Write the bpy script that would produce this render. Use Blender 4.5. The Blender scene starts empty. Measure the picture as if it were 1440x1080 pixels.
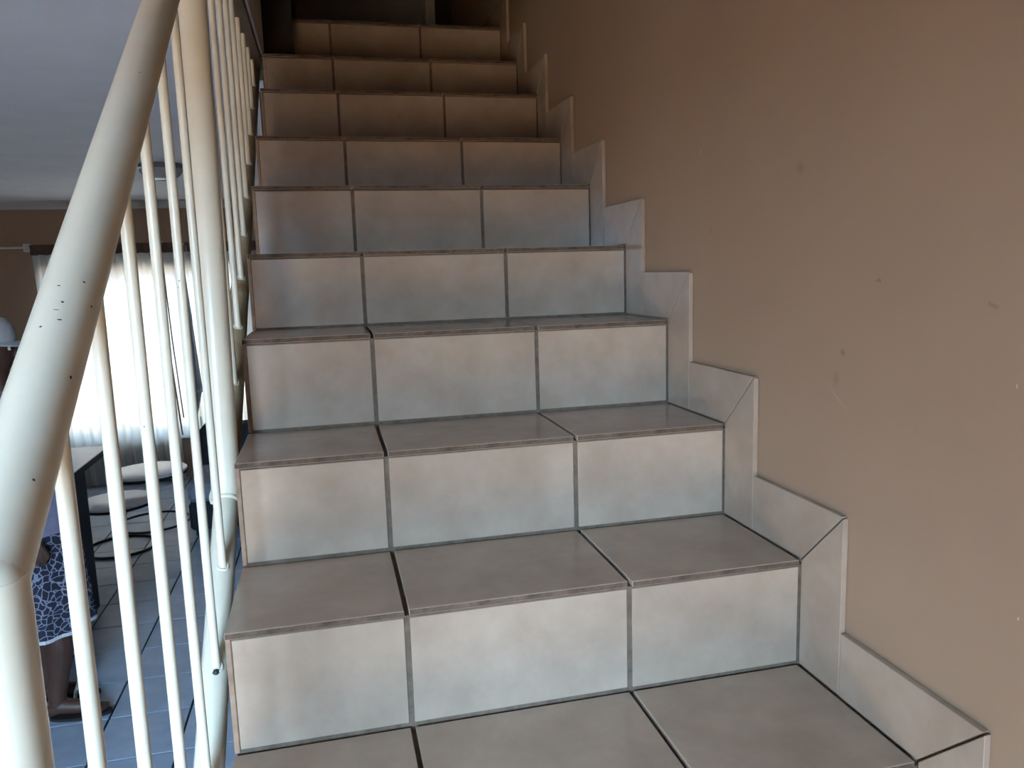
import bpy, bmesh, math, random
from mathutils import Vector, Matrix, Euler
random.seed(7)
SC = bpy.context.scene
COL = SC.collection
PI = math.pi

# ------------------------------------------------------------ camera
RIGHT = Vector((0.97207928, -0.23268411, -0.03033116))
UP = Vector((0.06304713, 0.13448309, 0.98890817))
FWD = Vector((0.22602419, 0.96320943, -0.14539829))
EYE = Vector((-0.07919, -0.77035, 0.63949))
cd = bpy.data.cameras.new('camera')
cd.sensor_fit = 'HORIZONTAL'; cd.sensor_width = 36.0
cd.lens = 1086.36 * 36.0 / 1440.0
cd.clip_start = 0.02
cam = bpy.data.objects.new('camera', cd); COL.objects.link(cam)
m = Matrix((RIGHT, UP, -FWD)).transposed().to_4x4(); m.translation = EYE
cam.matrix_world = m
SC.camera = cam

# ------------------------------------------------------------ world, lights, exposure
SC.view_settings.view_transform = 'Standard'
SC.view_settings.look = 'None'
SC.view_settings.exposure = 0.0
SC.view_settings.gamma = 1.0
SC.view_settings.use_curve_mapping = False
w = bpy.data.worlds.new('sky'); SC.world = w; w.use_nodes = True
w.node_tree.nodes['Background'].inputs[0].default_value = (0.75, 0.87, 1.0, 1)
w.node_tree.nodes['Background'].inputs[1].default_value = 0.4
SC.cycles.max_bounces = 10
SC.cycles.diffuse_bounces = 6
SC.cycles.caustics_reflective = True
SC.cycles.caustics_refractive = False

def area(name, loc, target, sx, sy, power, color, spread=180):
    d = bpy.data.lights.new(name, 'AREA'); d.shape = 'RECTANGLE'
    d.size = sx; d.size_y = sy; d.energy = power; d.color = color
    d.spread = math.radians(spread)
    o = bpy.data.objects.new(name, d); COL.objects.link(o)
    o.location = loc
    o.rotation_euler = (Vector(target) - Vector(loc)).to_track_quat('-Z', 'Y').to_euler()
    return o
# daylight through the entrance door behind the viewer and through the far window
area('daylight_entrance', (-1.75, -4.8, 1.70), (-0.75, -1.0, -0.3), 2.8, 2.0, 2050, (0.42, 0.70, 1.0), 170)
area('fill_side_window', (-5.0, 1.9, 0.45), (-2.5, 1.9, 0.6), 1.8, 1.1, 16, (0.85, 0.93, 1.0), 170)  # fill added to lift railing, floor and ceiling; no known window there
sd = bpy.data.lights.new('sun', 'SUN'); sd.energy = 50.0; sd.angle = math.radians(0.5); sd.color = (1.0, 0.78, 0.56)
sun = bpy.data.objects.new('sun', sd); COL.objects.link(sun)
sun.rotation_euler = Vector((-0.60, 0.0, -0.8)).to_track_quat('-Z', 'Y').to_euler()
area('daylight_window', (-1.65, 7.45, 0.05), (-1.65, 6.0, -0.15), 2.0, 1.7, 54, (0.66, 0.84, 1.0), 170)

# ------------------------------------------------------------ helpers
def S(r, g, b):
    f = lambda c: (c / 255 / 12.92) if c <= 10.3 else ((c / 255 + 0.055) / 1.055) ** 2.4
    return (f(r), f(g), f(b), 1.0)

def mat(name, c1, c2=None, scale=8.0, rough=0.5, bump=0.0, bscale=60.0, metal=0.0, spec=0.5, detail=4.0, vary=0.0):
    M = bpy.data.materials.new(name); M.use_nodes = True
    nt = M.node_tree; N = nt.nodes; L = nt.links
    b = N['Principled BSDF']
    b.inputs['Roughness'].default_value = rough
    b.inputs['Metallic'].default_value = metal
    b.inputs['Specular IOR Level'].default_value = spec
    if c2 is None: c2 = c1
    tc = N.new('ShaderNodeTexCoord')
    no = N.new('ShaderNodeTexNoise'); no.inputs['Scale'].default_value = scale; no.inputs['Detail'].default_value = detail; no.inputs['Roughness'].default_value = 0.62
    L.new(tc.outputs['Object'], no.inputs['Vector'])
    rp = N.new('ShaderNodeValToRGB')
    rp.color_ramp.elements[0].position = 0.32; rp.color_ramp.elements[0].color = c1
    rp.color_ramp.elements[1].position = 0.68; rp.color_ramp.elements[1].color = c2
    L.new(no.outputs['Fac'], rp.inputs['Fac'])
    out = rp.outputs['Color']
    if vary:
        oi = N.new('ShaderNodeObjectInfo')
        hs = N.new('ShaderNodeHueSaturation')
        mr = N.new('ShaderNodeMapRange'); mr.inputs['To Min'].default_value = 1 - vary; mr.inputs['To Max'].default_value = 1 + vary
        L.new(oi.outputs['Random'], mr.inputs['Value']); L.new(mr.outputs['Result'], hs.inputs['Value'])
        L.new(out, hs.inputs['Color']); out = hs.outputs['Color']
        # shift the pattern per object
        ad = N.new('ShaderNodeVectorMath'); ad.operation = 'ADD'
        L.new(tc.outputs['Object'], ad.inputs[0])
        cx = N.new('ShaderNodeCombineXYZ'); ml = N.new('ShaderNodeMath'); ml.operation = 'MULTIPLY'; ml.inputs[1].default_value = 37.0
        L.new(oi.outputs['Random'], ml.inputs[0])
        for k in range(3): L.new(ml.outputs[0], cx.inputs[k])
        L.new(cx.outputs[0], ad.inputs[1]); L.new(ad.outputs[0], no.inputs['Vector'])
    L.new(out, b.inputs['Base Color'])
    if bump:
        n2 = N.new('ShaderNodeTexNoise'); n2.inputs['Scale'].default_value = bscale; n2.inputs['Detail'].default_value = 6
        L.new(tc.outputs['Object'], n2.inputs['Vector'])
        bp = N.new('ShaderNodeBump'); bp.inputs['Strength'].default_value = bump; bp.inputs['Distance'].default_value = 0.004
        L.new(n2.outputs['Fac'], bp.inputs['Height']); L.new(bp.outputs['Normal'], b.inputs['Normal'])
    M['out'] = 0
    return M

def link(name, bm, material, parent=None, smooth=False, origin=None):
    if origin is not None:
        bmesh.ops.translate(bm, verts=bm.verts, vec=-Vector(origin))
    bmesh.ops.recalc_face_normals(bm, faces=bm.faces)
    me = bpy.data.meshes.new(name); bm.to_mesh(me); bm.free()
    me.materials.append(material)
    if smooth:
        for p in me.polygons: p.use_smooth = True
        try: me.set_sharp_from_angle(angle=math.radians(40))
        except Exception: pass
    o = bpy.data.objects.new(name, me); COL.objects.link(o)
    if origin is not None: o.location = origin
    if parent is not None: o.parent = parent
    return o

def box(bm, x0, x1, y0, y1, z0, z1, bev=0.0):
    r = bmesh.ops.create_cube(bm, size=1.0)
    vs = r['verts']
    for v in vs:
        v.co = Vector(((x0 + x1) / 2 + v.co.x * (x1 - x0), (y0 + y1) / 2 + v.co.y * (y1 - y0), (z0 + z1) / 2 + v.co.z * (z1 - z0)))
    if bev:
        es = list({e for v in vs for e in v.link_edges})
        bmesh.ops.bevel(bm, geom=es, offset=bev, segments=1, affect='EDGES')
    return bm

def newbox(*a, bev=0.0):
    return box(bmesh.new(), *a, bev=bev)

def prism_x(bm, pts, x0, x1):
    a = [bm.verts.new((x0, y, z)) for y, z in pts]
    b = [bm.verts.new((x1, y, z)) for y, z in pts]
    n = len(pts)
    bm.faces.new(a); bm.faces.new(b[::-1])
    for i in range(n): bm.faces.new((a[i], b[i], b[(i + 1) % n], a[(i + 1) % n]))
    return bm

def tube(bm, path, rad, seg=20, cap=True, closed=False):
    path = [Vector(p) for p in path]; n = len(path)
    rads = rad if isinstance(rad, (list, tuple)) else [rad] * n
    rings = []; prevu = None
    for i, p in enumerate(path):
        if closed:
            t = (path[(i + 1) % n] - path[i - 1]).normalized(); k = 1.0
        elif i == 0: t = (path[1] - p).normalized(); k = 1.0
        elif i == n - 1: t = (p - path[i - 1]).normalized(); k = 1.0
        else:
            a = (p - path[i - 1]).normalized(); b = (path[i + 1] - p).normalized()
            t = (a + b).normalized()
        if prevu is None:
            u = t.orthogonal().normalized()
        else:
            u = (prevu - t * prevu.dot(t)).normalized()
        prevu = u; v = t.cross(u)
        rings.append([bm.verts.new(p + (u * math.cos(2 * PI * j / seg) + v * math.sin(2 * PI * j / seg)) * rads[i]) for j in range(seg)])
    m = n if closed else n - 1
    for i in range(m):
        A = rings[i]; B = rings[(i + 1) % n]
        off = 0
        if closed and i == n - 1:
            off = min(range(seg), key=lambda o: (A[0].co - B[o].co).length)
        for j in range(seg):
            bm.faces.new((A[j], A[(j + 1) % seg], B[(j + 1 + off) % seg], B[(j + off) % seg]))
    if cap and not closed:
        bm.faces.new(rings[0][::-1]); bm.faces.new(rings[-1])
    return bm

def lathe(bm, prof, cx=0, cy=0, seg=32):
    rings = []
    for r, z in prof:
        if r < 1e-6: rings.append([bm.verts.new((cx, cy, z))])
        else: rings.append([bm.verts.new((cx + r * math.cos(2 * PI * j / seg), cy + r * math.sin(2 * PI * j / seg), z)) for j in range(seg)])
    for A, B in zip(rings, rings[1:]):
        for j in range(seg):
            k = (j + 1) % seg
            if len(A) == 1 and len(B) == 1: continue
            if len(A) == 1: bm.faces.new((A[0], B[k], B[j]))
            elif len(B) == 1: bm.faces.new((A[j], A[k], B[0]))
            else: bm.faces.new((A[j], A[k], B[k], B[j]))
    for R in (rings[0], rings[-1]):
        if len(R) > 1:
            try: bm.faces.new(R)
            except ValueError: pass
    return bm

def thing(name, label, cat, loc=(0, 0, 0), group=None):
    o = bpy.data.objects.new(name, None); COL.objects.link(o)
    o.empty_display_size = 0.1
    o.location = loc; o['label'] = label; o['category'] = cat
    if group: o['group'] = group
    return o

def tag(o, label, cat, group=None):
    o['label'] = label; o['category'] = cat
    if group: o['group'] = group
    return o

def put(name, bm, material, parent, smooth=False):
    """link a mesh drawn in world coordinates as a part of a thing"""
    off = parent.location.copy()
    if parent.parent: off = off + parent.parent.location
    if off.length > 0: bmesh.ops.translate(bm, verts=bm.verts, vec=-off)
    return link(name, bm, material, parent, smooth)

def struct(name, bm, material, parent=None, smooth=False):
    o = link(name, bm, material, parent, smooth)
    if parent is None: o['kind'] = 'structure'
    return o

# ------------------------------------------------------------ materials
M_tile = mat('stair_tile', S(162, 140, 122), S(180, 159, 141), scale=9, rough=0.22, bump=0.05, bscale=90, vary=0.035, detail=8)
M_grout = mat('grout', S(94, 78, 64), S(120, 102, 86), scale=60, rough=0.9, bump=0.3)
M_edge = mat('raw_tile_edge', S(72, 54, 42), S(112, 90, 74), scale=55, rough=0.85, bump=0.3)
M_plaster = mat('edge_plaster', S(140, 112, 90), S(170, 142, 120), scale=30, rough=0.85, bump=0.3)
M_wall = mat('wall_paint', S(163, 135, 112), S(169, 141, 118), scale=1.6, rough=0.55, bump=0.06, bscale=140, spec=0.35)
M_ceil = mat('ceiling_paint', S(224, 225, 228), S(232, 233, 236), scale=3, rough=0.8, bump=0.25, bscale=70)
M_cornice = mat('cornice_paint', S(205, 206, 204), rough=0.6)
M_slab = mat('slab_paint', S(212, 207, 203), S(226, 222, 218), scale=12, rough=0.8, bump=0.3, bscale=40)
M_rail = mat('cream_enamel', S(216, 208, 188), S(222, 215, 197), scale=14, rough=0.28, bump=0.03, bscale=60, spec=0.5)
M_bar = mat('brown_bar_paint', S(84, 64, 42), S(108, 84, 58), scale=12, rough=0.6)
M_tan = mat('tan_enamel', S(140, 122, 92), S(176, 160, 130), scale=10, rough=0.45)  # darker tan for the upper length of the bottom tube
M_chip = mat('bare_steel', S(45, 42, 40), rough=0.6)
M_rust = mat('rusty_paint', S(120, 86, 52), S(165, 135, 95), scale=45, rough=0.7)
M_ftile = mat('slate_floor_tile', S(144, 158, 178), S(164, 178, 196), scale=7, rough=0.42, bump=0.05, bscale=40, vary=0.05, spec=0.3)
M_fgrout = mat('dark_floor_grout', S(22, 21, 22), rough=0.9)
M_shade = mat('unlit_landing_brown', S(44, 36, 30), S(52, 43, 36), scale=3, rough=0.7)  # walls coloured dark to paint in the gloom of the unlit upper floor
M_black = mat('black_lacquer', S(22, 21, 21), S(28, 26, 26), scale=20, rough=0.45)
M_blackm = mat('black_metal', S(20, 20, 22), rough=0.4)
M_top = mat('grey_laminate', S(212, 217, 224), S(222, 227, 234), scale=10, rough=0.3)
M_white = mat('white_tabletop', S(232, 237, 244), rough=0.3)
M_frame = mat('white_frame', S(215, 215, 212), rough=0.45)
M_sofa = mat('charcoal_upholstery', S(34, 35, 40), S(46, 47, 52), scale=50, rough=0.9, bump=0.2, bscale=300)
M_cush = mat('blue_grey_cushion', S(128, 132, 146), S(142, 146, 158), scale=40, rough=0.9, bump=0.2, bscale=300)
M_skin = mat('dark_skin', S(74, 48, 38), S(86, 57, 45), scale=12, rough=0.5)
M_shirt = mat('lavender_cotton', S(128, 124, 148), S(140, 136, 160), scale=30, rough=0.9)
M_cap = mat('pale_cap_cloth', S(176, 180, 184), S(190, 194, 198), scale=40, rough=0.9)
M_dark = mat('dark_thread', S(20, 20, 24), rough=0.8)
M_hair = mat('black_hair', S(16, 13, 12), rough=0.7)
M_eye = mat('eye_white', S(215, 210, 205), rough=0.3)
M_lip = mat('lip', S(96, 54, 48), rough=0.5)
M_sole = mat('sandal_sole', S(30, 27, 27), rough=0.7)
M_lace = mat('white_lace', S(220, 220, 222), S(180, 180, 184), scale=120, rough=0.9)
M_tape = mat('brown_header_tape', S(92, 70, 60), S(112, 86, 74), scale=30, rough=0.9)
M_drape = mat('grey_drape', S(112, 116, 124), S(132, 136, 144), scale=20, rough=0.9)
M_door = mat('grey_door_paint', S(150, 150, 150), S(160, 160, 160), scale=4, rough=0.5)
M_ext = mat('sandy_paving', S(222, 200, 170), S(232, 212, 184), scale=5, rough=0.9)

def wall_marks():
    """small scuffs in the wall paint, each a blot of its own colour"""
    nt = M_wall.node_tree; N = nt.nodes; L = nt.links
    b = N['Principled BSDF']
    src = b.inputs['Base Color'].links[0].from_socket
    tc = N.new('ShaderNodeTexCoord')
    marks = [((.631, .625, .853), (.1, .006, .012), S(205, 180, 160), .7),
             ((.631, .119, .611), (.1, .010, .005), S(96, 72, 56), .6),
             ((.631, .187, .510), (.1, .010, .012), S(92, 70, 58), .6),
             ((.631, .20, .47), (.1, .012, .02), S(120, 98, 82), .4),
             ((.631, .58, .701), (.1, .006, .010), S(110, 84, 66), .5),
             ((.631, -.064, .585), (.1, .016, .007), S(112, 88, 70), .5),
             ((.631, -.102, .499), (.1, .003, .003), S(225, 215, 205), .8),
             ((.631, -.125, .249), (.1, .003, .005), S(230, 222, 214), .8),
             ((.631, .30, .78), (.1, .02, .016), S(118, 92, 74), .4)]
    nz = N.new('ShaderNodeTexNoise'); nz.inputs['Scale'].default_value = 90; nz.inputs['Detail'].default_value = 3
    L.new(tc.outputs['Object'], nz.inputs['Vector'])
    vs_ = N.new('ShaderNodeVectorMath'); vs_.operation = 'SUBTRACT'; vs_.inputs[1].default_value = (.5, .5, .5); L.new(nz.outputs['Color'], vs_.inputs[0])
    dis = N.new('ShaderNodeVectorMath'); dis.operation = 'MULTIPLY_ADD'; dis.inputs[1].default_value = (0, .016, .016)
    L.new(vs_.outputs[0], dis.inputs[0]); L.new(tc.outputs['Object'], dis.inputs[2])
    marks = [(p_, tuple(q * .75 for q in r_), c_, a_ * .75) for p_, r_, c_, a_ in marks] + [((.631, .192, .440), (.1, .038, .0012), S(205, 188, 172), .35)]
    for pos, rad, colr, amt in marks:
        mp = N.new('ShaderNodeMapping'); mp.vector_type = 'POINT'
        mp.inputs['Scale'].default_value = tuple(1 / r for r in rad)
        mp.inputs['Location'].default_value = tuple(-p / r for p, r in zip(pos, rad))
        if rad[1] > .03:
            vr = N.new('ShaderNodeVectorRotate'); vr.rotation_type = 'X_AXIS'; vr.inputs['Center'].default_value = pos; vr.inputs['Angle'].default_value = math.radians(-33)
            L.new(tc.outputs['Object'], vr.inputs['Vector']); L.new(vr.outputs[0], mp.inputs['Vector'])
        else:
            L.new(dis.outputs[0], mp.inputs['Vector'])
        ln = N.new('ShaderNodeVectorMath'); ln.operation = 'LENGTH'; L.new(mp.outputs[0], ln.inputs[0])
        mr = N.new('ShaderNodeMapRange'); mr.inputs['From Min'].default_value = 1.0; mr.inputs['From Max'].default_value = 0.2
        mr.inputs['To Max'].default_value = amt; mr.interpolation_type = 'SMOOTHSTEP'
        L.new(ln.outputs['Value'], mr.inputs['Value'])
        mx = N.new('ShaderNodeMix'); mx.data_type = 'RGBA'
        L.new(mr.outputs['Result'], mx.inputs['Factor']); L.new(src, mx.inputs['A'])
        mx.inputs['B'].default_value = colr
        src = mx.outputs['Result']
    L.new(src, b.inputs['Base Color'])
wall_marks()

def sheer(name, colr, trans):
    M = bpy.data.materials.new(name); M.use_nodes = True
    nt = M.node_tree; N = nt.nodes; L = nt.links
    for n in list(N):
        if n.type != 'OUTPUT_MATERIAL': N.remove(n)
    out = next(n for n in N if n.type == 'OUTPUT_MATERIAL')
    d = N.new('ShaderNodeBsdfDiffuse'); d.inputs[0].default_value = colr
    t = N.new('ShaderNodeBsdfTranslucent'); t.inputs[0].default_value = colr
    tc = N.new('ShaderNodeTexCoord'); no = N.new('ShaderNodeTexNoise'); no.inputs['Scale'].default_value = 5
    L.new(tc.outputs['Object'], no.inputs['Vector'])
    mr = N.new('ShaderNodeMapRange'); mr.inputs['To Min'].default_value = trans - .05; mr.inputs['To Max'].default_value = trans + .05
    L.new(no.outputs['Fac'], mr.inputs['Value'])
    mx = N.new('ShaderNodeMixShader'); L.new(mr.outputs[0], mx.inputs[0]); L.new(d.outputs[0], mx.inputs[1]); L.new(t.outputs[0], mx.inputs[2])
    L.new(mx.outputs[0], out.inputs['Surface'])
    return M
M_sheer = sheer('white_voile', (0.76, 0.82, 0.83, 1), 0.7)

def glassy(name):
    M = bpy.data.materials.new(name); M.use_nodes = True
    nt = M.node_tree; N = nt.nodes; L = nt.links
    for n in list(N):
        if n.type != 'OUTPUT_MATERIAL': N.remove(n)
    out = next(n for n in N if n.type == 'OUTPUT_MATERIAL')
    t = N.new('ShaderNodeBsdfTransparent'); g = N.new('ShaderNodeBsdfGlossy'); g.inputs['Roughness'].default_value = 0.02
    fr = N.new('ShaderNodeFresnel'); fr.inputs[0].default_value = 1.45
    mx = N.new('ShaderNodeMixShader'); L.new(fr.outputs[0], mx.inputs[0]); L.new(t.outputs[0], mx.inputs[1]); L.new(g.outputs[0], mx.inputs[2])
    L.new(mx.outputs[0], out.inputs['Surface'])
    return M
M_glass = glassy('window_glass')
M_frost = mat('frosted_glass', S(176, 180, 182), rough=0.18)

def skirt_mat():
    M = mat('leaf_print_cotton', S(38, 38, 58), rough=0.9)
    nt = M.node_tree; N = nt.nodes; L = nt.links; b = N['Principled BSDF']
    tc = N.new('ShaderNodeTexCoord')
    no = N.new('ShaderNodeTexNoise'); no.inputs['Scale'].default_value = 14
    L.new(tc.outputs['Object'], no.inputs['Vector'])
    av = N.new('ShaderNodeVectorMath'); av.operation = 'MULTIPLY_ADD'; av.inputs[1].default_value = (.05, .05, .05)
    L.new(no.outputs['Color'], av.inputs[0]); L.new(tc.outputs['Object'], av.inputs[2])
    vo = N.new('ShaderNodeTexVoronoi'); vo.feature = 'DISTANCE_TO_EDGE'; vo.inputs['Scale'].default_value = 34
    L.new(av.outputs[0], vo.inputs['Vector'])
    rp = N.new('ShaderNodeValToRGB'); rp.color_ramp.elements[0].position = .03; rp.color_ramp.elements[0].color = S(146, 146, 166)
    rp.color_ramp.elements[1].position = .08; rp.color_ramp.elements[1].color = S(40, 41, 56)
    L.new(vo.outputs['Distance'], rp.inputs['Fac']); L.new(rp.outputs['Color'], b.inputs['Base Color'])
    return M
M_skirt = skirt_mat()

# ------------------------------------------------------------ stair numbers (metres)
YS = [0.0, 0.2596, 0.5037, 0.7496, 0.9871, 1.2374, 1.4876, 1.7368, 1.9841, 2.2235]
ZS = [0.0, 0.1752, 0.3479, 0.5270, 0.6914, 0.8601, 1.0206, 1.1989, 1.3624, 1.5466]
J1 = [0.002, .0015, .0003, .0015, .002, -.0007, -.004, -.008, -.011, -.008]
J2 = [0.334, .334, .332, .3325, .328, .327, .3246, .318, .3154, .316]
FLOOR = -1.22
ys = {i: YS[i] for i in range(10)}; zs = {i: ZS[i] for i in range(10)}
for k in range(1, 7):
    ys[-k] = -0.250 * k; zs[-k] = -0.1743 * k
zs[-7] = FLOOR
STEPS = list(range(-6, 10))
XL, XR = -0.239, 0.620
SK = 0.101
XWALL = 0.631
CEIL = 1.365
LAND = ZS[9]
YF = 6.95
YB = -2.05
XROOM = -4.5
XEDGE = -0.24

# ------------------------------------------------------------ setting
# floor with separate tiles where they can be told apart
bm = newbox(XROOM, XWALL, YB, YF, FLOOR - 0.12, FLOOR - 0.007)
floor = struct('floor', bm, M_fgrout)
PX, PY = 0.333, 0.3255
tile_me = None
x_off, y_off = -1.106, 2.322
k = 0
for ix in range(-11, 6):
    for iy in range(-18, 15):
        x0 = x_off + ix * PX; y0 = y_off + iy * PY
        if x0 < XROOM or x0 + PX > XWALL + .02 or y0 < YB or y0 + PY > YF + .02: continue
        far = not (-2.6 < x0 < -0.3 and 0.9 < y0 < 6.6)
        if far: continue
        if tile_me is None:
            t = link('floor_tile', newbox(0.0045, PX - 0.0045, 0.0045, PY - 0.0045, -0.012, 0.0, bev=0.0012), M_ftile, floor)
            tile_me = t.data
        else:
            t = bpy.data.objects.new('floor_tile', tile_me); COL.objects.link(t); t.parent = floor
        t.location = (x0, y0, FLOOR + random.uniform(-.0004, .0004)); k += 1
# the remaining tiles, out of sight of the photograph, joined
bm = bmesh.new()
for ix in range(-11, 6):
    for iy in range(-18, 15):
        x0 = x_off + ix * PX; y0 = y_off + iy * PY
        x1, y1 = min(x0 + PX, XWALL), min(y0 + PY, YF); x0, y0 = max(x0, XROOM), max(y0, YB)
        if x1 - x0 < .03 or y1 - y0 < .03: continue
        bx, by = x_off + ix * PX, y_off + iy * PY
        if (-2.6 < bx < -0.3 and 0.9 < by < 6.6) and bx >= XROOM and bx + PX <= XWALL + .02 and by + PY <= YF + .02: continue
        box(bm, x0 + .003, x1 - .003, y0 + .003, y1 - .003, FLOOR - .012, FLOOR)
o = link('outer_floor_tiles', bm, M_ftile, floor); o['kind'] = 'stuff'

# ceiling of the ground floor = slab of the upper floor, open over the stairs
bm = bmesh.new()
box(bm, XROOM, XEDGE, YB, YF, CEIL, LAND - 0.002)
box(bm, XEDGE, XWALL, 2.45, YF, CEIL, LAND - 0.02)
box(bm, XEDGE, XWALL, YB, -1.35, CEIL, LAND - 0.002)
ceiling = struct('ceiling', bm, M_ceil)
# plastered edge of the slab beside the stairs
bm = newbox(XEDGE - 0.006, XEDGE + 0.006, -1.35, 2.46, CEIL - 0.002, LAND + 0.024, bev=0.002)
struct('trim_1', bm, M_slab)
bm = newbox(XROOM, XWALL, YB, 4.2, 3.85, 4.0)
struct('ceiling_upper', bm, M_wall)
# cornice along far wall
bm = bmesh.new(); prism_x(bm, [(YF, CEIL), (YF - .075, CEIL), (YF - .075, CEIL - .012), (YF - .05, CEIL - .022), (YF - .02, CEIL - .05), (YF - .012, CEIL - .07), (YF, CEIL - .07)], XROOM, XWALL)
struct('trim_2', bm, M_cornice)

# walls
struct('wall_right', newbox(XWALL, XWALL + 0.15, YB, YF, FLOOR - .1, 4.0), M_wall)
SY0, SY1, SZ0, SZ1 = 1.0, 2.8, -0.25, 0.95
bm = bmesh.new()
box(bm, XROOM - .15, XROOM, YB, SY0, FLOOR - .1, CEIL)
box(bm, XROOM - .15, XROOM, SY1, YF, FLOOR - .1, CEIL)
box(bm, XROOM - .15, XROOM, SY0, SY1, FLOOR - .1, SZ0)
box(bm, XROOM - .15, XROOM, SY0, SY1, SZ1, CEIL)
struct('wall_left', bm, M_wall)
WX0, WX1, WZ0, WZ1 = -2.52, -0.80, -0.81, 0.745
bm = bmesh.new()
box(bm, XROOM, WX0, YF, YF + .2, FLOOR - .1, CEIL)
box(bm, WX1, XWALL + .15, YF, YF + .2, FLOOR - .1, CEIL)
box(bm, WX0, WX1, YF, YF + .2, FLOOR - .1, WZ0)
box(bm, WX0, WX1, YF, YF + .2, WZ1, CEIL)
struct('wall_far', bm, M_wall)
DX0, DX1, DZ1 = -1.52, -0.52, 0.96
bm = bmesh.new()
box(bm, XROOM, DX0, YB - .15, YB, FLOOR - .1, 4.0)
box(bm, DX1, XWALL + .15, YB - .15, YB, FLOOR - .1, 4.0)
box(bm, DX0, DX1, YB - .15, YB, DZ1, 4.0)
struct('wall_rear', bm, M_wall)
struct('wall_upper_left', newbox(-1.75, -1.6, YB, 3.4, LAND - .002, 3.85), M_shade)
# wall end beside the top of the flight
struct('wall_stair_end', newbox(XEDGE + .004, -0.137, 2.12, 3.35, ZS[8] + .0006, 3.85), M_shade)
# far wall of the upper landing with a door opening
UX0, UX1, UZ1 = -0.36, 0.545, LAND + 2.04
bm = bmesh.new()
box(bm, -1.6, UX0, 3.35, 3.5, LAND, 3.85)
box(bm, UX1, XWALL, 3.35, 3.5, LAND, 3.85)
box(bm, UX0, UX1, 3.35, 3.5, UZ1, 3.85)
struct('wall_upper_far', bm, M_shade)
# entrance door frame (behind the viewer) and the ground outside it
bm = bmesh.new()
for a in ((DX0, DX0 + .05, YB - .12, YB + .01, FLOOR, DZ1), (DX1 - .05, DX1, YB - .12, YB + .01, FLOOR, DZ1), (DX0, DX1, YB - .12, YB + .01, DZ1 - .05, DZ1)):
    box(bm, *a, bev=.003)
d1 = struct('door_1', bm, M_frame)
# upper door
bm = newbox(UX0 + .05, UX1 - .05, 3.39, 3.43, LAND + .008, UZ1 - .05, bev=.002)
d2 = struct('door_2', bm, M_door)
bm = bmesh.new()
for a in ((UX0, UX0 + .05, 3.34, 3.45, LAND, UZ1), (UX1 - .05, UX1, 3.34, 3.45, LAND, UZ1), (UX0, UX1, 3.34, 3.45, UZ1 - .05, UZ1)):
    box(bm, *a, bev=.003)
link('door_frame', bm, M_frame, d2)
bm = bmesh.new(); tube(bm, [(UX0 + .11, 3.39, LAND + 1.0), (UX0 + .11, 3.345, LAND + 1.0), (UX0 + .23, 3.345, LAND + 1.0)], .009, 12)
link('door_handle', bm, M_blackm, d2, True)

# window: frame, mullions, panes
bm = bmesh.new()
F = .05
for a in ((WX0, WX0 + F, WZ0, WZ1), (WX1 - F, WX1, WZ0, WZ1)): box(bm, a[0], a[1], YF + .06, YF + .11, a[2], a[3], bev=.002)
for z in (WZ0, WZ1 - F): box(bm, WX0 + F, WX1 - F, YF + .06, YF + .11, z, z + F, bev=.002)
win = struct('window_1', bm, M_frame)
xs = [WX0 + F + (WX1 - WX0 - 2 * F) * t for t in (0, 1 / 3, 2 / 3, 1)]
for x in xs[1:3]:
    link('mullion', newbox(x - .02, x + .02, YF + .062, YF + .108, WZ0 + F, WZ1 - F, bev=.002), M_frame, win)
for a, b in zip(xs, xs[1:]):
    link('pane', newbox(a + .005, b - .005, YF + .082, YF + .087, WZ0 + F - .005, WZ1 - F + .005), M_glass, win)
link('window_sill', newbox(WX0 - .03, WX1 + .03, YF - .03, YF + .06, WZ0 - .03, WZ0, bev=.004), M_frame, win)

# added side window, unseen on the left, opening for the fill light
bm = bmesh.new()
for a in ((SY0, SY0 + F, SZ0, SZ1), (SY1 - F, SY1, SZ0, SZ1)): box(bm, XROOM - .11, XROOM - .06, a[0], a[1], a[2], a[3], bev=.002)
for z in (SZ0, SZ1 - F): box(bm, XROOM - .11, XROOM - .06, SY0 + F, SY1 - F, z, z + F, bev=.002)
win2 = struct('fill_window', bm, M_frame)
link('pane', newbox(XROOM - .088, XROOM - .083, SY0 + F - .005, SY1 - F + .005, SZ0 + F - .005, SZ1 - F + .005), M_glass, win2)

# ------------------------------------------------------------ staircase
poly = []
for i in STEPS:
    zb = zs[i - 1]
    poly.append((ys[i] + .0042, zb - (.010 if i > -6 else 0)))
    poly.append((ys[i] + .0042, zs[i] - .010))
YEND = 2.448
poly.append((YEND, LAND - .010)); poly.append((YEND, LAND - .33))
slope = (ZS[9] - ZS[0]) / (YS[9] - YS[0])
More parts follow.
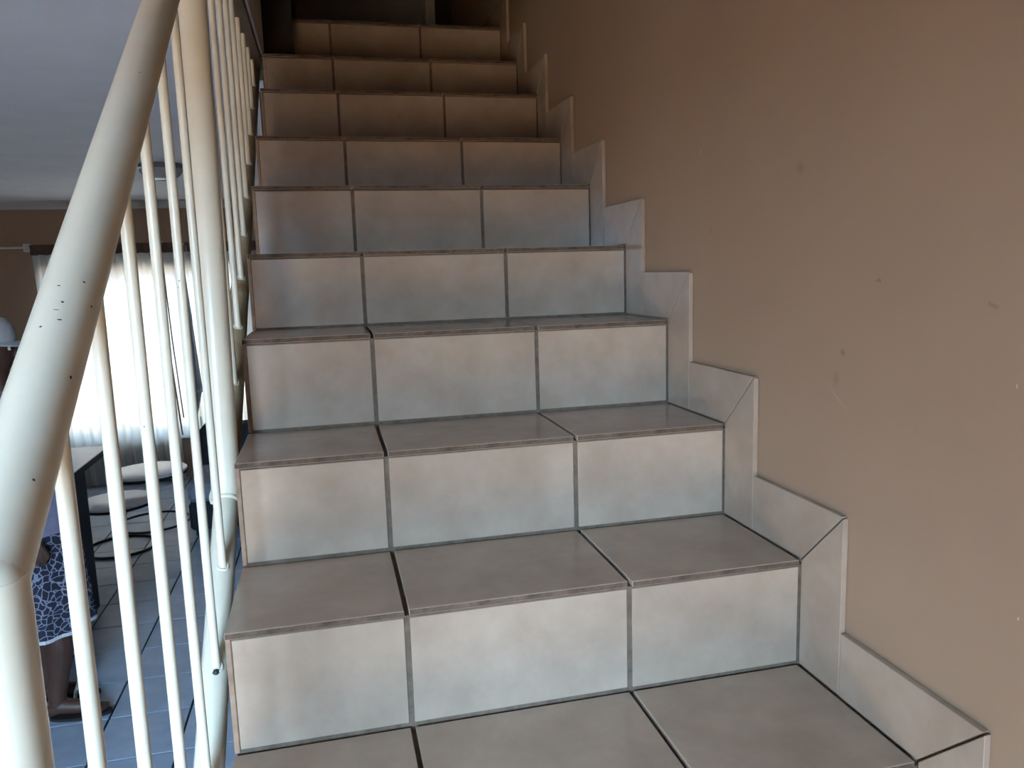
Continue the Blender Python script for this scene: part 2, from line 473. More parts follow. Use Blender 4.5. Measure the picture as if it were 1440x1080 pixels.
# sloping soffit back down to the floor
zsof = LAND - .33
yfl = YEND - (zsof - FLOOR) / slope
poly.append((yfl, FLOOR))
stairs = thing('staircase', 'straight flight of beige tiled stairs rising along the brown wall', 'staircase')
bm = bmesh.new(); prism_x(bm, poly, XL + .002, XWALL - .0005)
put('stair_core', bm, M_grout, stairs)
G = .004
for i in STEPS:
    xl = XL if i < 7 else -0.232
    j1 = J1[i] if 0 <= i else .002 + random.uniform(-.003, .003)
    j2 = J2[i] if 0 <= i else .333 + random.uniform(-.003, .003)
    zb = zs[i - 1]
    yn = ys[i + 1] if i < 9 else YEND - .006
    # riser tiles
    segs = [(xl + .0072, j1 - G), (j1 + G, j2 - G), (j2 + G, XR - .0015)]
    for a, b in segs:
        tl = random.uniform(-.0006, .0006)
        t = link('riser_tile', newbox(a, b, ys[i] + .0016 + tl, ys[i] + .0105 + tl, zb + .0045, zs[i] - .0125, bev=.0009), M_tile, stairs, origin=((a + b) / 2, ys[i], (zb + zs[i]) / 2))
        t.rotation_euler = (random.uniform(-.003, .003), 0, random.uniform(-.003, .003))
    # plaster strip that closes the open left end of the riser
    z = put('edge_plaster', newbox(xl - .001, xl + .0065, ys[i] + .002, ys[i] + .012, zb, zs[i] - .0095, bev=.001), M_plaster, stairs)
    # tread tiles
    segs = [(xl - .001, j1 - .0035), (j1 + .0035, j2 - .0035), (j2 + .0035, XR - .002)]
    for q, (a, b) in enumerate(segs):
        dz = random.uniform(-.0008, .0004)
        yb = yn - .002
        t = link('tread_tile', newbox(a, b, ys[i] - .0005 + random.uniform(-.001, .001), yb, zs[i] - .0092 + dz, zs[i] + dz, bev=.0009), M_tile, stairs, origin=((a + b) / 2, (ys[i] + yb) / 2, zs[i]))
        t.rotation_euler = (random.uniform(-.002, .002), random.uniform(-.0015, .0015), 0)
        t.data.materials.append(M_edge)
        for p in t.data.polygons:
            if p.normal.y < -.8: p.material_index = 1

# ------------------------------------------------------------ stepped skirting along the wall
base = None
def inset(pts, d):
    n = len(pts); out = []
    area2 = sum(pts[i][0] * pts[(i + 1) % n][1] - pts[(i + 1) % n][0] * pts[i][1] for i in range(n))
    sg = 1 if area2 > 0 else -1
    for i in range(n):
        p0, p1, p2 = Vector(pts[i - 1]), Vector(pts[i]), Vector(pts[(i + 1) % n])
        a = (p1 - p0).normalized(); b = (p2 - p1).normalized()
        na = Vector((-a.y, a.x)) * sg; nb = Vector((-b.y, b.x)) * sg
        k = d / max(.2, 1 + na.dot(nb))
        q = p1 + (na + nb) * k
        out.append((q.x, q.y))
    return out
bm = bmesh.new()
pieces = []
for i in STEPS:
    zb = zs[i - 1]
    yn = ys[i + 1] if i < 9 else 3.35 + SK
    V = [(ys[i], zb), (ys[i] - SK, zb), (ys[i] - SK, zs[i] + SK), (ys[i], zs[i])]
    H = [(ys[i], zs[i]), (ys[i] - SK, zs[i] + SK), (yn - SK, zs[i] + SK), (yn - SK, zs[i])]
    pieces += [V, H]
    prism_x(bm, inset(V, .004), XWALL - .006, XWALL + .002)
    prism_x(bm, inset(H, .004), XWALL - .006, XWALL + .002)
base = struct('baseboard_right', bm, M_grout)
for P in pieces:
    b2 = bmesh.new(); th = random.uniform(-.0006, .0006)
    prism_x(b2, inset(P, .0016), XR + .0008 + th, XWALL - .001)
    bmesh.ops.bevel(b2, geom=list(b2.edges), offset=.0007, segments=1, affect='EDGES')
    c = Vector((XR, sum(p[0] for p in P) / 4, sum(p[1] for p in P) / 4))
    link('skirting_tile', b2, M_tile, base, origin=c)

# ------------------------------------------------------------ railing
XG = -0.275
def rail_z(y): return 0.700 + 0.738 * (y - 0.002)
def str_z(y): return -0.2100 + 0.722 * y
railing = thing('stair_railing', 'cream painted tubular steel railing along the open left side of the stairs', 'railing', (XG, -0.303, FLOOR))
R_H, R_P, R_S, R_B = .0220, .0250, .0205, .0064
YN = -0.303
POST_B, POST_T = (0.648, str_z(.648)), (0.772, CEIL)
def post_y(z): return POST_B[0] + (POST_T[0] - POST_B[0]) * (z - POST_B[1]) / (POST_T[1] - POST_B[1])
yj = 0.742
# newel and handrail meet in a mitre
bis = None
newel = put('newel_post', tube(bmesh.new(), [(XG, YN, FLOOR), (XG, YN, rail_z(YN) + .004)], R_H * 1.02, 28), M_rail, railing, True)
put('base_plate', newbox(XG - .06, XG + .06, YN - .06, YN + .06, FLOOR, FLOOR + .008, bev=.002), M_rail, railing)
bm = bmesh.new()
r = bmesh.ops.create_uvsphere(bm, u_segments=24, v_segments=16, radius=R_H * 1.015)
bmesh.ops.translate(bm, verts=bm.verts, vec=(XG, YN, rail_z(YN)))
put('elbow', bm, M_rail, newel, True).location = (0, 0, 0)
bpy.data.objects['elbow'].location = Vector((0, 0, 0))
hand = put('handrail', tube(bmesh.new(), [(XG, YN, rail_z(YN)), (XG, yj, rail_z(yj))], R_H, 32), M_rail, railing, True)
put('upright_post', tube(bmesh.new(), [(XG, POST_B[0], POST_B[1]), (XG, POST_T[0], POST_T[1])], R_P, 32), M_rail, railing, True)
put('stringer_tube', tube(bmesh.new(), [(XG, YN + .005, str_z(YN)), (XG, .70, str_z(.70))], R_S, 28), M_rail, railing, True)
put('stringer_tube', tube(bmesh.new(), [(XG, .70, str_z(.70)), (XG, 2.17, str_z(2.17))], R_S, 28), M_tan, railing, True)['label'] = 'tan upper length of the bottom tube'
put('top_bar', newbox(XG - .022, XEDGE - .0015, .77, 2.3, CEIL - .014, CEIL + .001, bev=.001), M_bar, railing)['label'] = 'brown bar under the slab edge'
BAL = [-.172, -.048, .090, .227, .367, .508]
for y in BAL:
    tilt = random.uniform(-.002, .002)
    b = put('baluster', tube(bmesh.new(), [(XG + .004, y, str_z(y) + .012), (XG + .004 + tilt, y + tilt, rail_z(y))], R_B, 16), M_rail, railing, True)
UB = [.86, 1.003, 1.148, 1.296, 1.444, 1.592, 1.738, 1.880, 2.020, 2.155]
for y in UB:
    put('baluster', tube(bmesh.new(), [(XG + .004, y, str_z(y) + .012), (XG + .004, y, CEIL - .010)], R_B, 16), M_rail, railing, True)
# weld beads round every foot, and the fillet where the post stands on the tube
for y in BAL + UB:
    rr = R_S
    pts = []
    for j in range(20):
        a = 2 * PI * j / 20
        dx, dy = math.cos(a) * (R_B + .0012), math.sin(a) * (R_B + .0012)
        zz = str_z(y + dy) + math.sqrt(max(1e-6, rr * rr - (dx + .004) ** 2)) * math.sqrt(1 + .722 ** 2) - .001
        pts.append((XG + .004 + dx, y + dy, zz))
    put('weld_bead', tube(bmesh.new(), pts, .0024, 8, closed=True), M_rail, railing, True)
pts = []
for j in range(28):
    a = 2 * PI * j / 28
    dx, dy = math.cos(a) * (R_P + .0005), math.sin(a) * (R_P + .0005)
    zz = str_z(POST_B[0] + dy) + math.sqrt(max(1e-6, R_S ** 2 - min(R_S, abs(dx)) ** 2)) * 1.23
    pts.append((XG + dx, post_y(zz) + dy, zz))
put('weld_bead', tube(bmesh.new(), pts, .004, 8, closed=True), M_rail, railing, True)
# rusty weld on the tube beyond the post
for y, L_ in ((1.15, .022),):
    bm = tube(bmesh.new(), [(XG, y - .012 - L_, str_z(y - .012 - L_)), (XG, y - .010, str_z(y - .010))], R_S + .0006, 24)
    put('rust_patch', bm, M_rust, railing, True)
# chipped paint: tiny bare patches lying on the tubes
chips = bmesh.new()
def chip(origin_y, origin_z, dirv, rad, ang, along, w_, l_):
    """ellipse on a tube: ang = angle round it, along = distance from the given axis point"""
    dirv = Vector(dirv).normalized()
    side = Vector((1, 0, 0)); up = dirv.cross(side).normalized() * -1
    c0 = Vector((XG, origin_y, origin_z)) + dirv * along
    vs = []
    for j in range(8):
        t = 2 * PI * j / 8
        k = random.uniform(.75, 1.15)
        a2 = ang + math.cos(t) * w_ * k / rad
        vs.append(chips.verts.new(c0 + dirv * math.sin(t) * l_ * k + (side * math.cos(a2) + up * math.sin(a2)) * (rad + .0004)))
    chips.faces.new(vs)
HD = Vector((0, 1, .738)).normalized()
def onrail(px, py, w_=.0011, l_=.0011):
    """handrail chips measured as rays from the eye, set on the tube's skin"""
    d = (FWD + RIGHT * ((px - 720) / 1086.36) - UP * ((py - 540) / 1086.36)).normalized()
    A = Vector((XG, 0.002, 0.700))
    o_ = EYE - A
    dp = d - HD * d.dot(HD); op = o_ - HD * o_.dot(HD)
    a, b, c = dp.dot(dp), 2 * dp.dot(op), op.dot(op) - R_H ** 2
    disc = b * b - 4 * a * c
    if disc < 0: return
    p = EYE + d * ((-b - math.sqrt(disc)) / (2 * a))
    n = (p - A) - HD * (p - A).dot(HD); n.normalize()
    s = HD.cross(n)
    vs = []
    for j in range(9):
        t = 2 * PI * j / 9; k = random.uniform(.7, 1.2)
        vs.append(chips.verts.new(p + n * .0003 + HD * math.sin(t) * l_ * k + s * math.cos(t) * w_ * k))
    chips.faces.new(vs)
for q in ((83, 402, .0012, .0008), (118, 397), (88, 425), (79, 436, .0028, .0004), (84, 450, .0016, .0008), (57, 460), (128, 431), (99, 531, .001, .0016), (47, 675), (196, 102), (140, 700)):
    onrail(*q)
def onbal(px, py, y, w_, l_):
    d = (FWD + RIGHT * ((px - 720) / 1086.36) - UP * ((py - 540) / 1086.36)).normalized()
    ax = Vector((XG + .004, y, 0)); e = EYE - ax
    a = d.x ** 2 + d.y ** 2; b = 2 * (d.x * e.x + d.y * e.y); c = e.x ** 2 + e.y ** 2 - R_B ** 2
    disc = max(0.0, b * b - 4 * a * c)
    p = EYE + d * ((-b - math.sqrt(disc)) / (2 * a))
    n = Vector((p.x - ax.x, p.y - ax.y, 0)).normalized(); s = Vector((-n.y, n.x, 0))
    vs = []
    for j in range(8):
        t = 2 * PI * j / 8; k = random.uniform(.7, 1.2)
        vs.append(chips.verts.new(p + n * .0003 + Vector((0, 0, 1)) * math.sin(t) * l_ * k + s * math.cos(t) * w_ * k))
    chips.faces.new(vs)
for (px, py) in ((253, 721), (250, 737), (251, 742), (253, 752), (253, 761), (253, 771), (254, 783), (254, 790), (257, 852), (258, 862), (259, 872), (260, 884)):
    onbal(px, py, .227, .0006, .0014)
for (px, py) in ((203, 600), (222, 404), (216, 356), (219, 362)): onbal(px, py, .090 if px < 210 else .227, .0008, .0008)
for (px, py) in ((252, 395), (251, 404)): onbal(px, py, .367, .0008, .0008)
for (px, py) in ((304, 716), (305, 724)): onbal(px, py, .508, .0004, .0010)
c = link('paint_chips', chips, M_chip, railing); c.location = -railing.location; c['kind'] = 'stuff'
# open hole at the foot of one baluster
bm = bmesh.new(); bmesh.ops.create_icosphere(bm, subdivisions=2, radius=.0052)
bmesh.ops.translate(bm, verts=bm.verts, vec=(XG + .004, .360, str_z(.360) + R_S * 1.2 - .002))
h = put('weld_hole', bm, M_chip, railing, True); h['label'] = 'black open hole at the foot of a baluster'

# ------------------------------------------------------------ room beyond: ceiling light
cl = thing('ceiling_light', 'round flush ceiling light with a frosted dome on the grey ceiling', 'lamp', (-1.045, 4.62, CEIL))
bm = bmesh.new(); lathe(bm, [(0, 0), (.135, 0), (.142, -.006), (.142, -.024), (.132, -.030), (.10, -.030), (0, -.028)])
link('rim', bm, mat('brushed_rim', S(120, 122, 124), rough=.35, metal=.6), cl, True)
bm = bmesh.new(); lathe(bm, [(.128, -.029), (.124, -.045), (.108, -.066), (.080, -.083), (.045, -.093), (0, -.096)])
link('dome', bm, M_frost, cl, True)

# ------------------------------------------------------------ curtains
YC = 6.85
def cloth(x0t, x1t, x0b, x1b, zt, zb, y, nf, amp, nx=90, nz=14, th=.002, ph=0.0):
    bm = bmesh.new(); grid = []
    for k in range(nz + 1):
        v = k / nz; row = []
        for j in range(nx + 1):
            u = j / nx
            xa = x0t + (x0b - x0t) * v; xb = x1t + (x1b - x1t) * v
            a = amp * (0.55 + 0.45 * v)
            yy = y + a * math.sin(u * nf * 2 * PI + ph + .5 * math.sin(3 * v)) + .3 * a * math.sin(u * nf * 4.7 * PI + 1.3)
            row.append(bm.verts.new((xa + (xb - xa) * u, yy, zt + (zb - zt) * v)))
        grid.append(row)
    for k in range(nz):
        for j in range(nx):
            bm.faces.new((grid[k][j], grid[k][j + 1], grid[k + 1][j + 1], grid[k + 1][j]))
    return bm
rod = thing('curtain_rod', 'thin white curtain rod with brackets above the window', 'curtain rod', (-1.6, YC + .045, .965))
put('rod', tube(bmesh.new(), [(-3.0, YC + .045, .965), (0.2, YC + .045, .965)], .009, 12), M_frame, rod, True)
for x in (-2.62, -1.53, -.45):
    bmx = newbox(x - .012, x + .012, YC + .034, YF, .945, .985, bev=.002); box(bmx, x - .03, x + .03, YF - .012, YF, .93, 1.0, bev=.002)
    put('bracket', bmx, M_frame, rod)
c1 = thing('sheer_curtain', 'wide white sheer curtain glowing across the left of the window, reaching the floor', 'curtain', (-2.0, YC, -1.2))
put('voile', cloth(-2.56, -1.555, -2.50, -1.47, .90, -1.205, YC, 11, .018), M_sheer, c1, True)
put('header_tape', cloth(-2.57, -1.55, -2.57, -1.55, .985, .895, YC - .004, 14, .010, nz=2), M_tape, c1, True)
put('side_hem', tube(bmesh.new(), [(-1.552, YC - .055, .93), (-1.51, YC - .057, .1), (-1.462, YC - .055, -.78)], .008, 8), M_drape, c1, True)
c2 = thing('sheer_curtain', 'narrow white sheer curtain hanging to the sill between two dark hems', 'curtain', (-1.44, YC, -.8))
put('voile', cloth(-1.58, -1.33, -1.51, -1.26, .90, -.82, YC + .026, 2.2, .010, nx=30), M_sheer, c2, True)
put('header_tape', cloth(-1.545, -1.345, -1.545, -1.345, .985, .895, YC + .006, 3, .008, nx=24, nz=2), M_tape, c2, True)
put('side_hem', tube(bmesh.new(), [(-1.50, YC - .045, .93), (-1.475, YC - .047, .1), (-1.44, YC - .045, -.62)], .006, 8), M_drape, c2, True)
c3 = thing('gathered_drape', 'grey drape gathered into a narrow fold before the bright window', 'curtain', (-1.32, YC - .03, -.6))
bm = bmesh.new()
prof = [(.94, -1.345, .014), (.86, -1.340, .020), (.4, -1.325, .032), (0, -1.312, .040), (-.30, -1.300, .046), (-.37, -1.296, .048), (-.385, -1.300, .040), (-.5, -1.315, .028), (-.62, -1.330, .014), (-.70, -1.336, .005)]
rings = []
for z, x, r in prof:
    rings.append([bm.verts.new((x + r * math.cos(2 * PI * j / 20) * (1 + .12 * math.sin(5 * 2 * PI * j / 20)), YC - .085 + .6 * r * math.sin(2 * PI * j / 20) * (1 + .2 * math.sin(5 * 2 * PI * j / 20)), z)) for j in range(20)])
for A, B in zip(rings, rings[1:]):
    for j in range(20): bm.faces.new((A[j], A[(j + 1) % 20], B[(j + 1) % 20], B[j]))
bm.faces.new(rings[0]); bm.faces.new(rings[-1])
put('folded_cloth', bm, M_drape, c3, True)
put('tie_band', lathe(bmesh.new(), [(.046, -.385), (.052, -.378), (.052, -.362), (.046, -.355)], -1.298, YC - .085, 20), M_drape, c3, True)
c4 = thing('sheer_curtain', 'white sheer curtain at the right end of the window, behind the railing post', 'curtain', (-1.0, YC, -.8))
put('voile', cloth(-1.36, -.55, -1.33, -.55, .90, -.82, YC + .004, 8, .016), M_sheer, c4, True)
put('header_tape', cloth(-1.31, -.54, -1.31, -.54, .985, .895, YC, 10, .010, nz=2), M_tape, c4, True)
wand = tag(link('draw_wand', tube(bmesh.new(), [(0, 0, 0), (0, 0, -.36)], .006, 10), M_frame, None, True), 'short white curtain draw wand hanging right of the grey drape', 'curtain wand')
wand.location = (-1.275, YC - .155, -.60)
link('wand_cord', tube(bmesh.new(), [(0, 0, 0), (0, .03, 1.55)], .0015, 6), M_frame, wand)

# ------------------------------------------------------------ room beyond: black counter table
ct = thing('counter_table', 'tall black panel-legged table with a pale grey top beside the person', 'table', (-1.76, 3.6, FLOOR))
ZT = -.36
put('tabletop', newbox(-2.10, -1.455, 3.02, 4.40, ZT - .006, ZT, bev=.002), M_top, ct)
put('top_edge', newbox(-2.098, -1.457, 3.022, 4.398, ZT - .042, ZT - .006, bev=.002), M_black, ct)
put('end_panel', newbox(-1.505, -1.476, 3.14, 3.95, FLOOR, ZT - .042, bev=.002), M_black, ct)
put('end_panel', newbox(-2.08, -2.05, 3.14, 3.95, FLOOR, ZT - .042, bev=.002), M_black, ct)
put('back_panel', newbox(-2.05, -1.505, 3.50, 3.53, FLOOR + .25, ZT - .042, bev=.002), M_black, ct)

# ------------------------------------------------------------ nesting tables
def nest_table(cx, cy, r, h, label, ph, zr):
    t = thing('nesting_table', label, 'side table', (cx, cy, FLOOR), 'round nesting tables')
    bm = bmesh.new(); lathe(bm, [(0, h), (r - .004, h), (r, h - .003), (r, h - .016), (r - .004, h - .018), (0, h - .018)], seg=48)
    link('tabletop', bm, M_white, t, True)
    bm = bmesh.new(); tube(bm, [((r - .008) * math.cos(2 * PI * j / 40), (r - .008) * math.sin(2 * PI * j / 40), h - .028) for j in range(40)], .010, 8, closed=True)
    link('apron_ring', bm, M_blackm, t, True)
    bm = bmesh.new(); tube(bm, [((r - .012) * math.cos(2 * PI * j / 40), (r - .012) * math.sin(2 * PI * j / 40), zr) for j in range(40)], .009, 8, closed=True)
    link('base_ring', bm, M_blackm, t, True)
    for k in range(3):
        a = ph + k * 2 * PI / 3
        link('leg', tube(bmesh.new(), [((r - .012) * math.cos(a), (r - .012) * math.sin(a), .0), ((r - .010) * math.cos(a), (r - .010) * math.sin(a), h - .028)], .008, 10), M_blackm, t, True)
    return t
nest_table(-1.425, 5.20, .262, .50, 'taller round white-topped nesting table on thin black legs', math.radians(-72), .105)
nest_table(-1.605, 4.995, .245, .35, 'lower round white-topped nesting table tucked beside the taller one', -2.3, .009)

# ------------------------------------------------------------ sofa
so = thing('sofa', 'charcoal sofa with blue-grey seat cushions below the window', 'sofa', (-.45, 5.5, FLOOR))
put('base', newbox(-1.15, .35, 5.05, 5.90, FLOOR + .05, FLOOR + .26, bev=.02), M_sofa, so)
for x0 in (-1.148, -.650, -.152):
    put('seat_cushion', newbox(x0, x0 + .496, 5.03, 5.68, FLOOR + .262, FLOOR + .40, bev=.03), M_cush, so)
put('backrest', newbox(-1.15, .35, 5.69, 5.92, FLOOR + .26, FLOOR + .70, bev=.04), M_sofa, so)
for x in (-1.09, .28):
    for y in (5.12, 5.83):
        put('foot', newbox(x - .03, x + .03, y - .03, y + .03, FLOOR, FLOOR + .05, bev=.004), M_black, so)

# ------------------------------------------------------------ person
PB = Vector((-1.345, 2.80, FLOOR))
def capsules(bm, pts, flat=None):
    """tapered rounded limb through joints (p, r); overlapping shells are fused into one skin later"""
    for (p, r), (q, t) in zip(pts, pts[1:]):
        p, q = Vector(p), Vector(q); d = q - p; L_ = d.length; d = d / L_
        u = d.orthogonal().normalized(); v = d.cross(u)
        prof = []
        for k in range(5): prof.append((-math.cos(k / 4 * PI / 2) * r, math.sin(k / 4 * PI / 2) * r))
        for k in range(1, 4): prof.append((L_ * k / 4, r + (t - r) * k / 4))
        for k in range(5): prof.append((L_ + math.sin(k / 4 * PI / 2) * t, math.cos(k / 4 * PI / 2) * t))
        rings = []
        for x, rad in prof:
            c = p + d * x
            if rad < 1e-5: rings.append([bm.verts.new(c)])
            else: rings.append([bm.verts.new(c + (u * math.cos(2 * PI * j / 14) + v * math.sin(2 * PI * j / 14)) * rad) for j in range(14)])
        for A, B in zip(rings, rings[1:]):
            for j in range(14):
                k = (j + 1) % 14
                if len(A) == 1: bm.faces.new((A[0], B[k], B[j]))
                elif len(B) == 1: bm.faces.new((A[j], A[k], B[0]))
                else: bm.faces.new((A[j], A[k], B[k], B[j]))
def evalmesh(o):
    dg = bpy.context.evaluated_depsgraph_get(); dg.update()
    me = bpy.data.meshes.new_from_object(o.evaluated_get(dg))
    return me
bmB = bmesh.new()
tors = [(0, .80, .02, .05), (0, .83, .095, .135), (0, .90, .115, .160), (0, .98, .108, .148), (-.010, 1.08, .100, .128), (-.020, 1.18, .110, .138), (-.033, 1.26, .112, .148), (-.048, 1.33, .092, .150), (-.060, 1.38, .064, .105), (-.068, 1.42, .046, .052), (-.070, 1.44, .03, .03)]
R_ = [[bmB.verts.new((cx + rx * math.cos(2 * PI * j / 32), ry * math.sin(2 * PI * j / 32), z)) for j in range(32)] for cx, z, rx, ry in tors]
for A, B in zip(R_, R_[1:]):
    for j in range(32): bmB.faces.new((A[j], A[(j + 1) % 32], B[(j + 1) % 32], B[j]))
bmB.faces.new(R_[0][::-1]); bmB.faces.new(R_[-1])
capsules(bmB, [((-.060, 0, 1.38), .055), ((-.074, 0, 1.46), .050), ((-.088, 0, 1.56), .050)])
for s, dx in ((-1, .075), (1, -.02)):
    capsules(bmB, [((0, s * .080, .86), .088), ((.012 + dx * .3, s * .085, .66), .074), ((.02 + dx * .5, s * .088, .48), .056), ((-.004 + dx * .9, s * .088, .33), .056), ((-.035 + dx, s * .088, .17), .040), ((-.05 + dx, s * .088, .075), .034)])
    capsules(bmB, [((-.072 + dx, s * .088, .044), .029), ((-.045 + dx, s * .088, .058), .034), ((.03 + dx, s * .090, .047), .031), ((.10 + dx, s * .094, .036), .021)])
    for k, (oy, ln, rr) in enumerate(((-.026, .148, .0115), (-.010, .152, .009), (.003, .147, .0085), (.015, .141, .008), (.027, .132, .0075))):
        capsules(bmB, [((.095 + dx, s * (.094 + oy * .8), .032), rr * 1.3), ((ln - .01 + dx, s * (.094 + oy), .026), rr)])
for s in (-1, 1):
    capsules(bmB, [((-.050, s * .135, 1.345), .052), ((-.055, s * .172, 1.22), .043), ((-.060, s * .195, 1.08), .038), ((-.015, s * .201, .98), .036), ((.030, s * .205, .875), .025), ((.040, s * .205, .845), .025)])
    for dx in (-.018, 0, .018):
        capsules(bmB, [((.042 + dx * .5, s * .205, .85), .014), ((.045 + dx, s * .205, .795), .0135)])
# head
hc = Vector((-.095, 0, 1.605))
bmH = bmesh.new(); bmesh.ops.create_uvsphere(bmH, u_segments=32, v_segments=24, radius=1.0)
for v in bmH.verts:
    c = v.co; z = c.z
    wx = .098; wy = .077
    if z < 0: wy *= 1 - .28 * (-z) ** 1.4; wx *= 1 - .10 * (-z)
    x = c.x * wx; y = c.y * wy; zz = z * .112
    if c.x > 0 and z < -.3: x += .010 * (-z)
    v.co = Vector((x, y, zz)) + hc
nose = bmesh.ops.create_cone(bmH, cap_ends=True, segments=10, radius1=.017, radius2=.008, depth=.05)
bmesh.ops.transform(bmH, verts=nose['verts'], matrix=Matrix.Translation(hc + Vector((.098, 0, -.012))) @ Matrix.Rotation(math.radians(18), 4, 'Y').inverted())
for s in (-1, 1):
    e = bmesh.ops.create_uvsphere(bmH, u_segments=12, v_segments=8, radius=1.0)
    for v in e['verts']: v.co = Vector((v.co.x * .020 - .008, v.co.y * .012 + s * .077, v.co.z * .032)) + hc
meH = bpy.data.meshes.new('h'); bmH.to_mesh(meH); bmH.free(); bmB.from_mesh(meH)
# fingers: four of unequal length, lightly curled, and a thumb from the side of the palm
for s in (-1, 1):
    palm = Vector((.045, s * .205, .80))
    for dx, ln in ((-.026, .056), (-.009, .070), (.009, .077), (.026, .069)):
        b0 = palm + Vector((dx, 0, .002))
        capsules(bmB, [(b0, .0095), (b0 + Vector((dx * .15, -s * .002, -ln * .5)), .0088), (b0 + Vector((dx * .2 + .003, -s * .009, -ln * .8)), .0080), (b0 + Vector((dx * .2 + .004, -s * .020, -ln * 1.02)), .0068)])
    capsules(bmB, [((.050, s * .205, .835), .0125), ((.080, s * .200, .808), .0110), ((.092, s * .193, .778), .0095), ((.094, s * .187, .755), .0078)])
person = thing('person', 'person standing by the black table in a pale cap and leaf-print skirt', 'person', PB)
bo = link('body', bmB, M_skin, None, True)
rm = bo.modifiers.new('rm', 'REMESH'); rm.mode = 'VOXEL'; rm.voxel_size = .005; rm.use_smooth_shade = True
sm = bo.modifiers.new('sm', 'SMOOTH'); sm.iterations = 3; sm.factor = .5
meF = evalmesh(bo); bpy.data.objects.remove(bo)
bq = bmesh.new(); bq.from_mesh(meF)
isl = []; seen = set()
for v in bq.verts:
    if v in seen: continue
    st = [v]; seen.add(v); cur = []
    while st:
        q = st.pop(); cur.append(q)
        for e in q.link_edges:
            o_ = e.other_vert(q)
            if o_ not in seen: seen.add(o_); st.append(o_)
    isl.append(cur)
print('ISLANDS', sorted(len(i) for i in isl))
isl.sort(key=len)
for i in isl[:-1]: bmesh.ops.delete(bq, geom=i, context='VERTS')
bq.to_mesh(meF); bq.free()
meF.materials.clear(); meF.materials.append(M_skin)
for p in meF.polygons: p.use_smooth = True
bo = bpy.data.objects.new('body', meF); COL.objects.link(bo); bo.parent = person
def loft(rings, cap=False):
    bm = bmesh.new(); R = [[bm.verts.new(p) for p in r] for r in rings]; n = len(R[0])
    for A, B in zip(R, R[1:]):
        for j in range(n): bm.faces.new((A[j], A[(j + 1) % n], B[(j + 1) % n], B[j]))
    if cap: bm.faces.new(R[0]); bm.faces.new(R[-1])
    return bm
def ring(cx, cy, z, rx, ry, n=48, fold=0, nf=9, ph=0):
    return [(cx + (rx + fold * math.sin(nf * 2 * PI * j / n + ph)) * math.cos(2 * PI * j / n), cy + (ry + fold * math.sin(nf * 2 * PI * j / n + ph)) * math.sin(2 * PI * j / n), z) for j in range(n)]
sk = link('skirt', loft([ring(0, 0, 1.02, .118, .138), ring(0, 0, .92, .140, .175, fold=.002), ring(.0, 0, .75, .154, .195, fold=.006), ring(.01, 0, .55, .158, .200, fold=.010, ph=.4), ring(.005, 0, .405, .172, .205, fold=.012, ph=.8), ring(.005, 0, .40, .167, .200, fold=.012, ph=.8), ring(.01, 0, .55, .150, .192, fold=.010, ph=.4)]), M_skirt, person, True)
link('lace_hem', loft([ring(.005, .0, .410, .1725, .2055, fold=.012, ph=.79), ring(.005, .0, .396, .175, .208, fold=.012, ph=.8)]), M_lace, sk, True)
sh = [ring(0, 0, .835, .150, .185, fold=.003), ring(0, 0, .92, .150, .182, fold=.003), ring(-.010, 0, 1.06, .132, .155, fold=.002), ring(-.024, 0, 1.22, .140, .158), ring(-.046, 0, 1.33, .115, .165), ring(-.060, 0, 1.39, .085, .115), ring(-.070, 0, 1.435, .058, .062), ring(-.070, 0, 1.43, .052, .056)]
shirt = link('shirt', loft(sh), M_shirt, person, True)
for s in (-1, 1):
    bm = tube(bmesh.new(), [(-.052, s * .11, 1.36), (-.052, s * .155, 1.335), (-.056, s * .178, 1.24), (-.060, s * .19, 1.15)], [.062, .064, .060, .060], 20, cap=False)
    link('sleeve', bm, M_shirt, shirt, True)
# cap with visor and dark mark, over short black hair
link('hair', loft([ring(-.130, 0, 1.55, .060, .066), ring(-.126, 0, 1.575, .074, .080), ring(-.120, 0, 1.625, .082, .084), ring(-.110, 0, 1.665, .085, .076)], True), M_hair, person, True)
for s in (-1, 1):
    bm = bmesh.new(); bmesh.ops.create_uvsphere(bm, u_segments=12, v_segments=8, radius=.010)
    bmesh.ops.translate(bm, verts=bm.verts, vec=hc + Vector((.084, s * .030, .002)))
    link('eye', bm, M_eye, person, True)
    bm = bmesh.new(); bmesh.ops.create_uvsphere(bm, u_segments=10, v_segments=6, radius=.0055)
    bmesh.ops.translate(bm, verts=bm.verts, vec=hc + Vector((.0915, s * .030, .002)))
    link('iris', bm, M_hair, person, True)
bm = bmesh.new(); bmesh.ops.create_uvsphere(bm, u_segments=14, v_segments=8, radius=1)
for v in bm.verts: v.co = Vector((v.co.x * .010 + .092, v.co.y * .024, v.co.z * .009 - .055)) + hc
link('lips', bm, M_lip, person, True)
capb = lathe(bmesh.new(), [(.104, -.005), (.106, .02), (.103, .05), (.092, .080), (.066, .102), (.034, .112), (0, .115)], seg=36)
for v in capb.verts: v.co.y *= .86
bmesh.ops.rotate(capb, verts=capb.verts, matrix=Matrix.Rotation(math.radians(4), 3, 'Y'))
bmesh.ops.translate(capb, verts=capb.verts, vec=hc + Vector((-.004, 0, .025)))
capo = link('cap', capb, M_cap, person, True)
bm = bmesh.new(); n = 16
top = []; bot = []
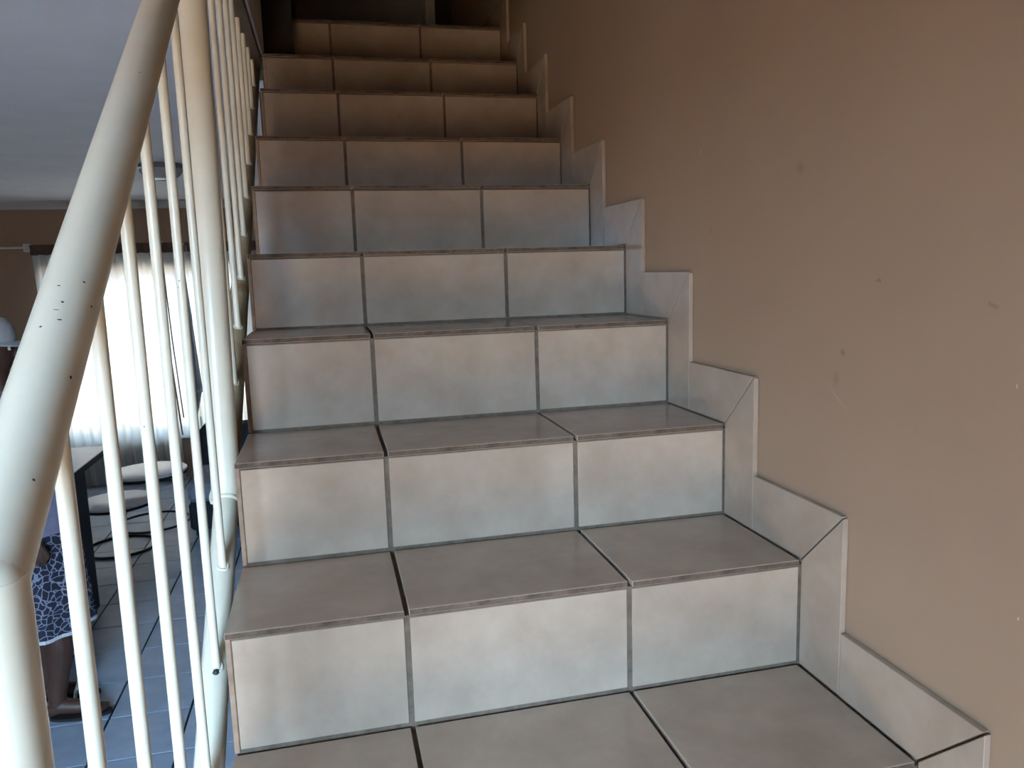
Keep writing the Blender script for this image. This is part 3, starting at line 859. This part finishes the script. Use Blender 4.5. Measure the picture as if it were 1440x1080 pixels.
for j in range(n + 1):
    a = -PI / 2 + PI * j / n
    for lst, dz in ((top, .004), (bot, 0)):
        inner = Vector((.085 * math.cos(a) + .01, .083 * math.sin(a), .026 + dz)); outer = Vector((.085 * math.cos(a) + .085 * math.cos(a) ** .8 + .012 if math.cos(a) > 0 else .012, .088 * math.sin(a), .018 + dz - .012 * math.cos(a) if math.cos(a) > 0 else .02 + dz))
        lst.append((bm.verts.new(inner + hc), bm.verts.new(outer + hc)))
for L_ in (top, bot):
    for a, b in zip(L_, L_[1:]): bm.faces.new((a[0], a[1], b[1], b[0]))
for a, b, c, d in zip(top, top[1:], bot, bot[1:]):
    bm.faces.new((a[1], b[1], d[1], c[1])); bm.faces.new((a[0], c[0], d[0], b[0]))
link('visor', bm, M_cap, capo, True)
# dark winged mark stitched on the side of the cap
bm = bmesh.new()
outl = [(-.045, .062), (-.030, .066), (-.022, .058), (-.008, .058), (.012, .050), (.040, .038), (.020, .036), (-.004, .037), (-.018, .044), (-.030, .050)]
vs = []
for x, z in outl:
    r_ = .104 if z < .05 else .097
    yy = -.86 * math.sqrt(max(0, r_ ** 2 - x ** 2)) - .003
    vs.append(bm.verts.new(hc + Vector((x, yy, z + .02))))
bm.faces.new(vs)
ext = bmesh.ops.extrude_face_region(bm, geom=list(bm.faces)); bmesh.ops.translate(bm, verts=[g for g in ext['geom'] if isinstance(g, bmesh.types.BMVert)], vec=(0, .004, 0))
link('cap_mark', bm, M_dark, capo)
# sandals
for s, dx in ((-1, .075), (1, -.02)):
    bm = bmesh.new(); N_ = 24; P_ = []
    for j in range(N_):
        a = 2 * PI * j / N_
        P_.append((.125 * math.cos(a) + .04 + dx, (.042 + .008 * math.cos(a)) * math.sin(a) + s * .094))
    A = [bm.verts.new((x, y, 0.002)) for x, y in P_]; B = [bm.verts.new((x, y, .014)) for x, y in P_]
    bm.faces.new(A[::-1]); bm.faces.new(B)
    for j in range(N_): bm.faces.new((A[j], A[(j + 1) % N_], B[(j + 1) % N_], B[j]))
    sd = link('sandal', bm, M_sole, person)
    bm = tube(bmesh.new(), [(.07 + dx, s * .094 - .045, .012), (.075 + dx, s * .094 - .038, .045), (.08 + dx, s * .094, .070), (.075 + dx, s * .094 + .038, .045), (.07 + dx, s * .094 + .045, .012)], .008, 8)
    link('strap', bm, M_lace, sd, True)

# ground outside the entrance, so the open door looks onto something
bm = newbox(-6, 4, -9, YB - .15, FLOOR - .2, FLOOR - .03)
struct('ground_outside', bm, M_ext)
bm = newbox(-6, 4, YF + .2, 12, FLOOR - .2, FLOOR - .03)
struct('ground_behind', bm, M_ext)
